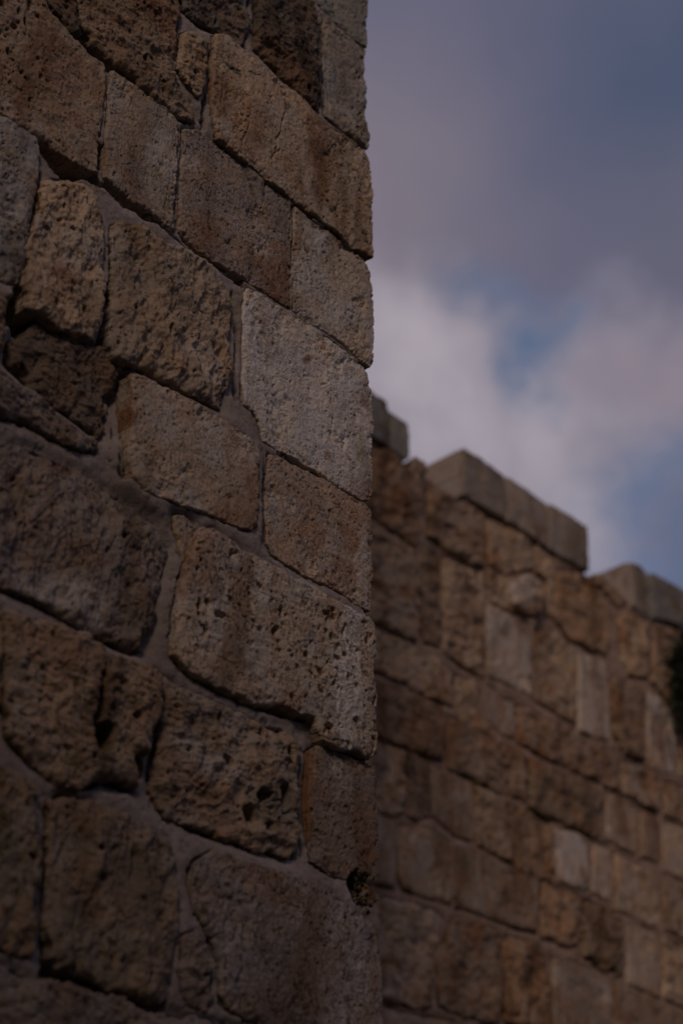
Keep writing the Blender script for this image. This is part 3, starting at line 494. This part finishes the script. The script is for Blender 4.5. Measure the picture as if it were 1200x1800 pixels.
    quads = [np.stack([a, b, c, d], 1)]
    # boundary edges, sides going back into the wall
    pad = np.pad(okc, 1)
    E = []
    i, j = np.nonzero(okc)
    for di, dj, e in ((0, -1, (0,0,1,0)), (0, 1, (1,1,0,1)), (-1, 0, (0,1,0,0)), (1, 0, (1,0,1,1))):
        k = ~pad[i+1+di, j+1+dj]
        E.append(np.stack([vid[i[k]+e[0], j[k]+e[1]], vid[i[k]+e[2], j[k]+e[3]]], 1))
    E = np.concatenate(E)
    bv = np.unique(E); loc = {v: k for k, v in enumerate(bv)}
    e0 = np.array([loc[v] for v in E[:, 0]]); e1 = np.array([loc[v] for v in E[:, 1]])
    gx = (G0/gl)[use][bv]; gy = (G1/gl)[use][bv]
    rows = [0.006, 0.013, 0.021, 0.030, 0.042, 0.06, deep]
    S_, Z_, H_ = [s], [z], [hh]; At = {k: [v] for k, v in A.items()}
    prev0 = bv; nv = len(s)
    bs, bz, bh = s[bv], z[bv], hh[bv]
    for r in rows:
        o = rough_edge*0.55*vnoise(bs*45, bz*45, seed+61, (bh-r)*55)-(0.002 if r < 0.05 else 0)
        if r == deep: o = o*0
        ids = nv+np.arange(len(bv))
        S_.append(bs-o*gx); Z_.append(bz-o*gy); H_.append(bh-r if r != deep else np.full(len(bv), -deep))
        for k, v in A.items(): At[k].append(v[bv]*(0 if front_shade and k == 'dirt_shade' and r > 0.01 else 1))  # sides stay undarkened, so the merlon ends look sunlit beside the fronts
        quads.append(np.stack([prev0[e1], prev0[e0], ids[e0], ids[e1]], 1))
        prev0 = ids; nv += len(bv)
    s = np.concatenate(S_); z = np.concatenate(Z_); hh = np.concatenate(H_)
    co = wall_point(s, z, hh, D)
    cen = wall_point(np.array(P[:, 0].mean()), np.array(P[:, 1].mean()), np.array(0.0), D)
    me = np_mesh(name, co-cen, np.concatenate(quads), STONE, attrs={k: np.concatenate(v) for k, v in At.items()})
    o = bpy.data.objects.new(name, me); o.location = cen-np.array(parent.location)
    j = random.Random(seed); k = j.uniform(0.86, 1.12); tc = TINT[tint]
    tc = tuple(c*(1-blend[3])+m*blend[3] for c, m in zip(tc, blend))
    o.color = (tc[0]*k*gain, tc[1]*k*gain, tc[2]*k*gain, 1)
    return link(o, parent)

def mortar_sheet(parent, s0, s1, z0, z1, g, D, seed, holes, stones, recess, limit=None, gaps=(), ero=0.014, joint_colour=(1, 1, 1, 1)):
    """pointing that runs up to the faces of the stones round it, worn back in places"""
    xs = np.arange(s0, s1, g); ys = np.arange(z0, z1, g)
    if limit is not None: xs = np.append(xs, s1)
    X, Y = np.meshgrid(xs, ys, indexing='ij')
    num = np.full(X.shape, 0.0001*0.01); den = np.full(X.shape, 0.0001); near_d = np.full(X.shape, 9.0)
    for nm, kind, H, bev, tint, P in stones:
        Q = np.array(P); m = (X > Q[:, 0].min()-.12) & (X < Q[:, 0].max()+.12) & (Y > Q[:, 1].min()-.12) & (Y < Q[:, 1].max()+.12)
        if not m.any(): continue
        d = np.maximum(-poly_sd(X[m], Y[m], P), 0); w = 1/(d+0.004)**2
        num[m] += w*(H-0.62*bev); den[m] += w; near_d[m] = np.minimum(near_d[m], d)
    er = sstep(0.1, 0.75, fbm(X, Y, 4.0, 4, seed+3)); bulge = 0.006*sstep(0, 0.03, near_d)
    h = num/den-recess+bulge+0.0035*fbm(X, Y, 9, 4, seed)+0.0016*fbm(X, Y, 60, 3, seed+1)-ero*er-hollow(X, Y, holes)
    h = h+0.0022*ridged(X, Y, 38, 4, seed+6)-pits(X, Y, 0.02, 0.35, 0.0015, 0.005, seed+7)
    cr = np.abs(fbm(X, Y, 5.5, 4, seed+8, 0.6)); h = h-0.006*(1-sstep(0, 0.02, cr))*sstep(0, .3, fbm(X, Y, 3, 2, seed+9))
    jx = X+0.006*fbm(X, Y, 25, 3, 81); jy = Y+0.006*fbm(X, Y, 25, 3, 82)
    for C in gaps: h = h-C[1]*(1-sstep(0.3, 1.1, seg_dist(jx, jy, C[2:])/C[0]))*(0.55+0.45*sstep(-.4, .3, vnoise(X*9, Y*9, 12)))
    h = np.maximum(h, -0.125)
    vid = np.arange(X.size).reshape(X.shape)
    q = np.stack([vid[:-1, :-1], vid[1:, :-1], vid[1:, 1:], vid[:-1, 1:]], -1).reshape(-1, 4)
    # under the stones the bed drops back, so that only the joints show
    dropped = np.where(near_d <= 0, 1, 0)
    co = wall_point(X, Y, h-0.03*dropped, D).reshape(-1, 3)-np.array(parent.location)
    o = bpy.data.objects.new('mortar', np_mesh('mortar', co, q, MORTAR)); o.color = joint_colour
    return link(o, parent)
def core(parent, s0, s1, z0, z1, h0, h1, D):
    me = box_mesh('wall_core', s0, s1, z0, z1, h0, h1, D, CORE)
    me.transform(__import__('mathutils').Matrix.Translation(-Vector(parent.location)))
    o = bpy.data.objects.new('wall_core', me)
    return link(o, parent)

def more_masonry(parent, zones, row, width, D, g, seed, tints, deep=0.14, left_of=(), right_of=()):
    """the rest of the coursed stones, beyond the part of the wall the picture shows, as one part"""
    import bmesh
    R = random.Random(seed); bm = bmesh.new(); n = 0
    for s0, s1, z0, z1, cap in zones:
        z = z0
        while z < z1-0.12:
            hh = min(row*R.uniform(.85, 1.15), z1-z) if not cap else z1-z
            if z1-z-hh < 0.15: hh = z1-z
            a0, b0 = s0, s1
            for q in left_of:                     # stop at the stones already built in this course
                zz = [p[1] for p in q[5]]
                if min(zz) < z+hh-.03 and max(zz) > z+.03: b0 = min(b0, min(p[0] for p in q[5]))
            for q in (() if cap else right_of):
                zz = [p[1] for p in q[5]]
                if s0 > 9 and min(zz) < z+hh-.03 and max(zz) > z+.03: a0 = max(a0, max(p[0] for p in q[5]))
            x = a0-(0 if cap else R.uniform(0, width*0.5))
            while x < b0-0.08:
                w = width*R.uniform(.6, 1.4) if not cap else (s1-s0)/3
                a, b = max(x, a0)+.008, min(x+w, b0)-.008
                if b0-(x+w) < 0.15: b = b0-.008; w = 9
                if b-a > 0.1:
                    P = [(a, z+.01), (b, z+.01), (b, z+hh-.01), (a, z+hh-.01)]
                    o = stone_block('masonry', parent, R.choice(['smooth', 'rough', 'lump']) if not cap else 'smooth', 0.03 if not cap else .06, 0.02, tints[0], P, D, g, seed+n*37, 0.36 if cap else deep)
                    me = o.data; me.transform(__import__('mathutils').Matrix.Translation(o.location)); bm.from_mesh(me)
                    bpy.data.objects.remove(o); bpy.data.meshes.remove(me); n += 1
                x += w
            z += hh
    me = bpy.data.meshes.new('masonry'); bm.to_mesh(me); bm.free(); me.materials.append(STONE)
    for p in me.polygons: p.use_smooth = True
    o = bpy.data.objects.new('masonry', me); o.color = (*TINT[tints[0]], 1)
    return link(o, parent, kind='stuff')

# ------------------------------------------------------------------ near wall: corner of a tower
NEAR_S1 = 3.125
near = empty('tower_wall', wall_point(np.array(2.4), np.array(0.0), np.array(0.0), D_NEAR),
    label='weathered limestone block wall of the tower corner, close up, filling the left half', category='wall', kind='thing')
NEAR_HOLES = [(1.952, 4.792, 0.065, 0.045, 0.12), (2.025, 4.809, 0.05, 0.028, 0.11), (2.155, 4.811, 0.055, 0.035, 0.11), (2.233, 4.798, 0.035, 0.018, 0.07), (2.01, 5.256, 0.055, 0.026, 0.1), (2.063, 5.251, 0.03, 0.018, 0.08), (1.867, 4.233, 0.05, 0.05, 0.1), (2.611, 4.801, 0.03, 0.022, 0.06), (2.437, 5.354, 0.014, 0.09, 0.05), (2.222, 3.207, 0.028, 0.038, 0.11), (2.193, 3.285, 0.012, 0.09, 0.06), (2.343, 3.183, 0.03, 0.03, 0.06), (3.086, 3.09, 0.028, 0.045, 0.12), (3.107, 3.036, 0.018, 0.04, 0.12), (3.131, 3.12, 0.02, 0.018, 0.07), (2.816, 3.253, 0.02, 0.025, 0.05), (2.609, 3.278, 0.014, 0.016, 0.04), (2.823, 3.37, 0.016, 0.02, 0.05), (2.759, 3.154, 0.016, 0.018, 0.05), (2.103, 3.317, 0.014, 0.02, 0.04), (2.037, 3.259, 0.012, 0.018, 0.04), (2.3, 3.287, 0.012, 0.015, 0.04), (2.7, 3.173, 0.022, 0.022, 0.06), (2.728, 3.226, 0.02, 0.02, 0.06), (2.014, 4.893, 0.07, 0.05, 0.12), (2.089, 4.911, 0.06, 0.035, 0.12), (2.224, 4.913, 0.06, 0.04, 0.12), (2.06, 5.346, 0.06, 0.03, 0.1), (1.914, 4.298, 0.06, 0.05, 0.1), (1.944, 4.864, 0.03, 0.02, 0.12), (3.173, 3.132, 0.03, 0.05, 0.12), (2.657, 4.858, 0.03, 0.022, 0.06)]
NEAR_GAPS = [(0.012, 0.035, (2.799, 5.219), (2.945, 5.212), (3.077, 5.202), (3.164, 5.204)), (0.011, 0.035, (2.85, 4.784), (3.009, 4.793), (3.127, 4.778)), (0.011, 0.03, (2.779, 4.274), (2.953, 4.27), (3.121, 4.267)), (0.022, 0.045, (2.222, 4.242), (2.213, 4.085), (2.237, 3.941)), (0.012, 0.03, (2.593, 4.738), (2.601, 4.558), (2.605, 4.363)), (0.01, 0.02, (2.341, 5.195), (2.356, 4.821)), (0.012, 0.03, (1.883, 4.711), (1.885, 4.518), (1.886, 4.332)), (0.012, 0.02, (2.437, 3.492), (2.542, 3.468), (2.709, 3.465), (2.905, 3.498)), (0.012, 0.018, (1.974, 3.141), (2.106, 3.077), (2.257, 3.104), (2.34, 3.122)), (0.016, 0.035, (2.138, 2.663), (2.259, 2.671), (2.461, 2.662)), (0.012, 0.025, (2.516, 2.98), (2.558, 2.87), (2.617, 2.778), (2.629, 2.703)), (0.012, 0.03, (1.733, 4.805), (1.862, 4.808), (2.036, 4.81), (2.219, 4.804), (2.368, 4.798), (2.636, 4.792), (2.801, 4.794)), (0.01, 0.02, (1.86, 3.839), (2.077, 3.871), (2.26, 3.851)), (0.012, 0.03, (2.127, 4.478), (2.14, 4.297)), (0.01, 0.02, (2.711, 4.244), (2.721, 3.955)), (0.012, 0.03, (2.885, 3.398), (2.896, 3.126)), (0.01, 0.03, (2.932, 6.145), (2.936, 5.703)), (0.012, 0.03, (2.936, 5.664), (3.151, 5.683))]
NEAR_CORE = core(near, -1.2, NEAR_S1-0.01, 0.0, 9.5, -3.05, -0.13, D_NEAR)
mortar_sheet(near, 1.4, NEAR_S1, 2.3, 6.85, 0.0045, D_NEAR, 500, NEAR_HOLES, NEAR, 0.004, limit=1,
    gaps=NEAR_GAPS)
NEAR_CRACKS = {'n5': [(0.004, 0.012, (2.769, 5.643), (2.759, 5.547), (2.736, 5.444), (2.709, 5.328)), (0.003, 0.009, (2.485, 5.527), (2.491, 5.447), (2.487, 5.384)), (0.006, 0.012, (2.494, 5.584), (2.519, 5.573), (2.555, 5.591)), (0.003, 0.01, (2.596, 5.62), (2.653, 5.649)), (0.003, 0.01, (2.606, 5.447), (2.604, 5.373), (2.58, 5.308), (2.579, 5.256)), (0.0025, 0.008, (2.836, 5.591), (2.853, 5.527)), (0.003, 0.008, (2.73, 5.664), (2.756, 5.646))], 'n13': [(0.0035, 0.01, (3.019, 4.448), (3.049, 4.442), (3.039, 4.407), (3.068, 4.391), (3.098, 4.385)), (0.0025, 0.006, (2.987, 4.585), (2.999, 4.509), (2.995, 4.445))], 'n20': [(0.005, 0.02, (3.132, 3.529), (3.129, 3.494), (3.12, 3.462)), (0.003, 0.008, (2.937, 3.447), (3.024, 3.46))], 'n21': [(0.004, 0.02, (3.092, 3.112), (3.142, 3.11), (3.157, 3.106)), (0.003, 0.008, (3.131, 3.13), (3.11, 3.17))], 'n31': [(0.003, 0.008, (2.648, 2.912), (2.639, 2.876)), (0.003, 0.008, (3.101, 2.915), (3.085, 2.799))]}
NEAR_SPOTS = {'n16': [('dirt_shade', 2.341, 4.567, 0.08, 0.07, 0.35), ('pale', 2.478, 4.41, 0.08, 0.06, 0.4)], 'n22': [('dirt_shade', 2.777, 3.211, 0.1, 0.08, 0.5), ('pale', 2.507, 3.26, 0.12, 0.05, 0.35), ('dirt_shade', 2.614, 3.386, 0.12, 0.02, 0.35)], 'n23': [('dirt_shade', 2.229, 3.226, 0.05, 0.1, 0.6), ('rust', 2.015, 3.377, 0.12, 0.06, 0.35)], 'n30': [('dirt_shade', 2.342, 2.894, 0.09, 0.1, 0.45), ('rust', 2.168, 3.016, 0.1, 0.05, 0.35)], 'n15': [('dirt_shade', 2.062, 4.363, 0.05, 0.08, 0.5), ('rust', 1.984, 4.391, 0.05, 0.08, 0.4)], 'n5': [('rust', 2.916, 5.548, 0.07, 0.13, 0.75), ('rust', 2.957, 5.354, 0.05, 0.08, 0.5), ('dirt_shade', 2.77, 5.618, 0.02, 0.03, 0.7), ('dirt_shade', 2.518, 5.59, 0.03, 0.015, 0.8), ('pale', 2.52, 5.312, 0.05, 0.04, 0.5)], 'n11': [('rust', 2.762, 4.927, 0.05, 0.12, 0.55), ('rust', 2.435, 4.767, 0.05, 0.05, 0.3), ('pale', 2.38, 5.121, 0.06, 0.06, 0.4)], 'n12': [('pale', 2.859, 4.987, 0.05, 0.1, 0.8), ('pale', 2.869, 5.153, 0.08, 0.05, 0.5)], 'n13': [('pale', 2.712, 4.62, 0.15, 0.22, 0.75), ('pale', 3.024, 4.522, 0.15, 0.2, 0.75), ('rust', 2.905, 4.662, 0.012, 0.02, 0.9), ('rust', 2.954, 4.757, 0.015, 0.025, 0.6), ('rust', 3.133, 4.631, 0.03, 0.03, 0.8), ('rust', 2.994, 4.589, 0.02, 0.03, 0.6), ('rust', 2.959, 4.338, 0.015, 0.02, 0.7), ('rust', 2.727, 4.497, 0.01, 0.015, 0.6)], 'n18': [('rust', 2.931, 4.085, 0.06, 0.12, 0.45), ('rust', 3.047, 3.988, 0.045, 0.07, 0.9), ('rust', 3.053, 4.12, 0.03, 0.05, 0.6), ('pale', 2.751, 4.096, 0.04, 0.06, 0.5), ('pale', 3.12, 4.112, 0.04, 0.1, 0.6)], 'n20': [('pale', 3.02, 3.727, 0.055, 0.3, 1.0), ('pale', 3.035, 3.562, 0.05, 0.15, 0.9), ('pale', 2.654, 3.822, 0.1, 0.05, 0.6), ('dirt_shade', 2.538, 3.707, 0.03, 0.04, 0.5)], 'n21': [('rust', 3.11, 3.216, 0.05, 0.12, 0.5), ('rust', 2.914, 3.252, 0.01, 0.2, 0.8), ('rust', 3.141, 3.087, 0.02, 0.03, 0.7)], 'n17': [('rust', 2.216, 4.068, 0.012, 0.17, 0.9), ('pale', 2.575, 4.177, 0.15, 0.09, 0.45)], 'n3': [('rust', 2.753, 5.785, 0.12, 0.12, 0.35), ('dirt_shade', 2.696, 5.925, 0.08, 0.1, 0.6), ('dirt_shade', 2.858, 5.893, 0.04, 0.1, 0.6)], 'n10': [('pale', 2.285, 5.054, 0.1, 0.1, 0.5), ('rust', 2.184, 4.855, 0.06, 0.05, 0.4), ('dirt_shade', 2.177, 4.935, 0.03, 0.08, 0.35)], 'n9': [('rust', 1.885, 5.11, 0.12, 0.12, 0.5), ('dirt_shade', 1.89, 4.9, 0.03, 0.03, 0.5)], 'n25': [('pale', 2.132, 3.511, 0.2, 0.08, 0.35), ('rust', 2.134, 3.665, 0.08, 0.05, 0.4)], 'n2': [('pale', 3.024, 5.754, 0.08, 0.08, 0.4)], 'n31': [('rust', 2.783, 3.009, 0.12, 0.05, 0.4), ('pale', 3.004, 2.865, 0.1, 0.2, 0.3)], 'n6': [('rust', 2.248, 5.561, 0.1, 0.12, 0.5)]}  # thin rust strips along left edges paint warm sunlight on the side faces
NEAR_LABEL = {
 'n1': 'grey green block at the very top of the corner', 'n3': 'dark craggy block near the top', 'n5': 'long cracked tan block with a rust patch',
 'n13': 'large whitish block with brown flecks at the corner', 'n17': 'smooth tan block standing proud with a left side tinted orange as if sunlit',
 'n18': 'tan corner block with rust streaks', 'n19': 'small wedge stone set in the mortar', 'n20': 'largest pitted block with a pale band at the corner',
 'n21': 'narrow brown corner block', 'n22': 'craggy eroded block below the pitted one', 'n23': 'rounded holed ochre block with a deep hollow', 'n26': 'dark crumbling recessed stone'}
for i, (nm, kind, H, bev, tint, P) in enumerate(NEAR):
    corner = max(p[0] for p in P) > 3.1
    o = stone_block('stone_block', near, kind, H, bev*0.65 if corner else bev, tint, P, D_NEAR, 0.0026, 1000+i*101, 0.40 if corner else 0.13,
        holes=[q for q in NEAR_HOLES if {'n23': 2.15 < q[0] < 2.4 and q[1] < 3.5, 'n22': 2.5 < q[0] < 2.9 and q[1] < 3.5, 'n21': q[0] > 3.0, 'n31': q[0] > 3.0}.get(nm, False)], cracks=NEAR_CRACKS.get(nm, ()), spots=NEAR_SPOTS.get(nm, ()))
    if nm in NEAR_LABEL: o['label'] = NEAR_LABEL[nm]

more_masonry(near, [(0.2, 3.15, 1.5, 7.6, 0)], 0.40, 0.55, D_NEAR, 0.014, 60000, ['tan'], left_of=NEAR)

# ------------------------------------------------------------------ far wall: battlemented curtain
far = empty('battlement_wall', wall_point(np.array(8.0), np.array(0.0), np.array(0.0), D_FAR),
    label='long stone city wall with square battlements, out of focus behind the tower corner', category='wall', kind='thing')
core(far, 3.2, 22.0, 0.0, 7.53, -1.1, -0.13, D_FAR)
FAR_HOLES = [(6.66, 7.25, .05, .10, .10), (6.68, 7.05, .04, .06, .10), (6.72, 6.85, .05, .05, .08)]
for a_, b_ in ((6.3, 6.84), (7.41, 8.765), (9.33, 10.6)):       # bedding between the merlon blocks
    core(far, a_, b_, 7.531, 7.92, -0.33, 0.0, D_FAR)
mortar_sheet(far, 6.0, 10.3, 3.6, 7.56, 0.014, D_FAR, 700, FAR_HOLES, FAR, 0.001, ero=0.016, joint_colour=(1.12, 0.93, 0.78, 1))
for i, (nm, kind, H, bev, tint, P) in enumerate(FAR):
    cap = nm in 'bcd'
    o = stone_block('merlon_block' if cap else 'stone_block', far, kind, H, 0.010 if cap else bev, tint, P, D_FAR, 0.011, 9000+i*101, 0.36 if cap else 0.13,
        blend=(.36, .25, .16, 0.0 if cap else 0.25 if nm == 'w' else 0.4), gain=1.12, rugged=1.0 if cap else 1.45, front_shade=0.42 if cap else 0.0)
    if nm == 'w': o['label'] = 'pale smooth block among darker rough ones'

more_masonry(far, [(3.2, 6.2, 2.6, 7.53, 0), (9.6, 13.4, 2.6, 7.53, 0), (6.2, 10.02, 2.6, 3.78, 0), (4.0, 5.7, 7.55, 7.94, 1), (11.2, 12.6, 7.55, 7.94, 1), (13.1, 14.5, 7.55, 7.94, 1)],
    0.42, 0.6, D_FAR, 0.022, 70000, ['tanrough'], right_of=FAR)

# ------------------------------------------------------------------ shrub growing from the far wall
def leaf_material():
    m = bpy.data.materials.new('dark_leaves'); m.use_nodes = True
    T = NT(m.node_tree); b = T.n['Principled BSDF']
    g = T.node('ShaderNodeNewGeometry').outputs['Position']
    T.put(b.inputs['Base Color'], T.mix(T.noise(g, 20, 2), (0.012, 0.018, 0.009), (0.03, 0.04, 0.018)))
    b.inputs['Roughness'].default_value = 0.7
    return m
def bark_material():
    m = bpy.data.materials.new('bark'); m.use_nodes = True
    T = NT(m.node_tree); b = T.n['Principled BSDF']
    g = T.node('ShaderNodeNewGeometry').outputs['Position']
    T.put(b.inputs['Base Color'], T.mix(T.noise(g, 60, 3), (0.05, 0.035, 0.025), (0.11, 0.085, 0.06)))
    b.inputs['Roughness'].default_value = 0.9
    return m
LEAF, BARK = leaf_material(), bark_material()
def shrub(name, root, tips, leaf, count, spread, label, cat, seed):
    R = random.Random(seed); t = empty(name, root, label=label, category=cat)
    V, Q = [], []; ends = []
    root = np.array(root)
    for tip in tips:                                  # curved tapering stems
        tip = np.array(tip); pts = []
        for k in range(7):
            f = k/6; p = root*(1-f)+tip*f+np.array((0, 0, 1))*0.10*math.sin(f*math.pi)*np.linalg.norm(tip-root)
            p = p+np.array([R.gauss(0, .01) for _ in range(3)])*f; pts.append(p); ends.append((p, f))
        d = pts[-1]-pts[0]; d = d/np.linalg.norm(d); a = np.cross(d, (0.3, 0.2, 0.9)); a /= np.linalg.norm(a); b = np.cross(d, a)
        base = len(V)
        for k, p in enumerate(pts):
            r = leaf*0.22*(1-0.75*k/6)
            for q in range(6): V.append(p-root+r*(a*math.cos(q*math.pi/3)+b*math.sin(q*math.pi/3)))
        for k in range(6):
            for q in range(6): Q.append((base+k*6+q, base+k*6+(q+1) % 6, base+k*6+6+(q+1) % 6, base+k*6+6+q))
    link(bpy.data.objects.new('stem', np_mesh('stem', V, Q, BARK)), t)
    V, Q = [], []
    for _ in range(count):
        p, f = R.choice(ends)
        if f < 0.3: continue
        c = p-root+np.array([R.gauss(0, spread) for _ in range(3)])
        a = np.array([R.gauss(0, 1) for _ in range(3)]); a /= np.linalg.norm(a)
        b = np.cross(a, [R.gauss(0, 1) for _ in range(3)]); b /= np.linalg.norm(b); n_ = np.cross(a, b)
        L = leaf*R.uniform(.6, 1.2); w = L*0.38; k = len(V)
        V += [c, c+a*L*.5+b*w+n_*w*.3, c+a*L, c+a*L*.5-b*w+n_*w*.3]; Q.append((k, k+1, k+2, k+3))
    link(bpy.data.objects.new('foliage', np_mesh('foliage', V, Q, LEAF, smooth=False)), t)
    return t
def wp(s, z, h, D): return tuple(wall_point(np.array(float(s)), np.array(float(z)), np.array(float(h)), D))
shrub('shrub', wp(9.85, 7.09, -0.02, D_FAR), [wp(9.68, 7.33, .28, D_FAR), wp(9.62, 7.19, .32, D_FAR), wp(9.80, 7.38, .25, D_FAR), wp(9.62, 6.99, .32, D_FAR),
    wp(9.85, 7.23, .38, D_FAR), wp(9.90, 7.04, .38, D_FAR), wp(9.75, 6.79, .25, D_FAR), wp(9.66, 6.74, .15, D_FAR), wp(10.00, 7.24, .3, D_FAR)], 0.05, 5200, 0.055,
    'dark leafy shrub growing out of the far wall below the battlements', 'shrub', 4)
shrub('withered_sprig', wp(3.095, 3.105, -0.06, D_NEAR), [wp(3.10, 3.16, .03, D_NEAR), wp(3.125, 3.14, .035, D_NEAR), wp(3.13, 3.11, .04, D_NEAR), wp(3.11, 3.05, .04, D_NEAR),
    wp(3.12, 3.03, .03, D_NEAR), wp(3.085, 3.12, .035, D_NEAR)], 0.017, 170, 0.007,
    'small dark withered sprig growing from the open joint at the tower corner', 'plant', 9)

# ------------------------------------------------------------------ ground
def ground():
    m = bpy.data.materials.new('dry_ground'); m.use_nodes = True
    T = NT(m.node_tree); b = T.n['Principled BSDF']
    g = T.node('ShaderNodeNewGeometry').outputs['Position']
    c = T.mix(T.ramp(T.noise(g, 1.2, 6), 0.4, 0.6), (0.13, 0.105, 0.075), (0.06, 0.065, 0.035))
    T.put(b.inputs['Base Color'], c); b.inputs['Roughness'].default_value = 0.95
    T.put(b.inputs['Normal'], T.node('ShaderNodeBump', {'Strength': .6, 'Distance': .03, 'Height': T.noise(g, 14, 6)}).outputs[0])
    xs = np.concatenate([[-1500, -400, -100], np.arange(-40, 41, 1.0), [100, 400, 1500]])
    X, Y = np.meshgrid(xs, xs, indexing='ij'); r = np.hypot(X, Y)
    Hh = 0.05*fbm(X, Y, 0.35, 3, 3)-0.05
    Hh = Hh+11.8*sstep(-6, -17, Y+0.15*X)*(1+0.12*fbm(X, Y, 0.12, 3, 9))    # unseen bank added behind the camera to shade the lower walls
    vid = np.arange(X.size).reshape(X.shape)
    q = np.stack([vid[:-1, :-1], vid[1:, :-1], vid[1:, 1:], vid[:-1, 1:]], -1).reshape(-1, 4)
    link(bpy.data.objects.new('ground', np_mesh('ground', np.stack([X, Y, Hh], -1).reshape(-1, 3), q, m)), None, kind='structure')
ground()
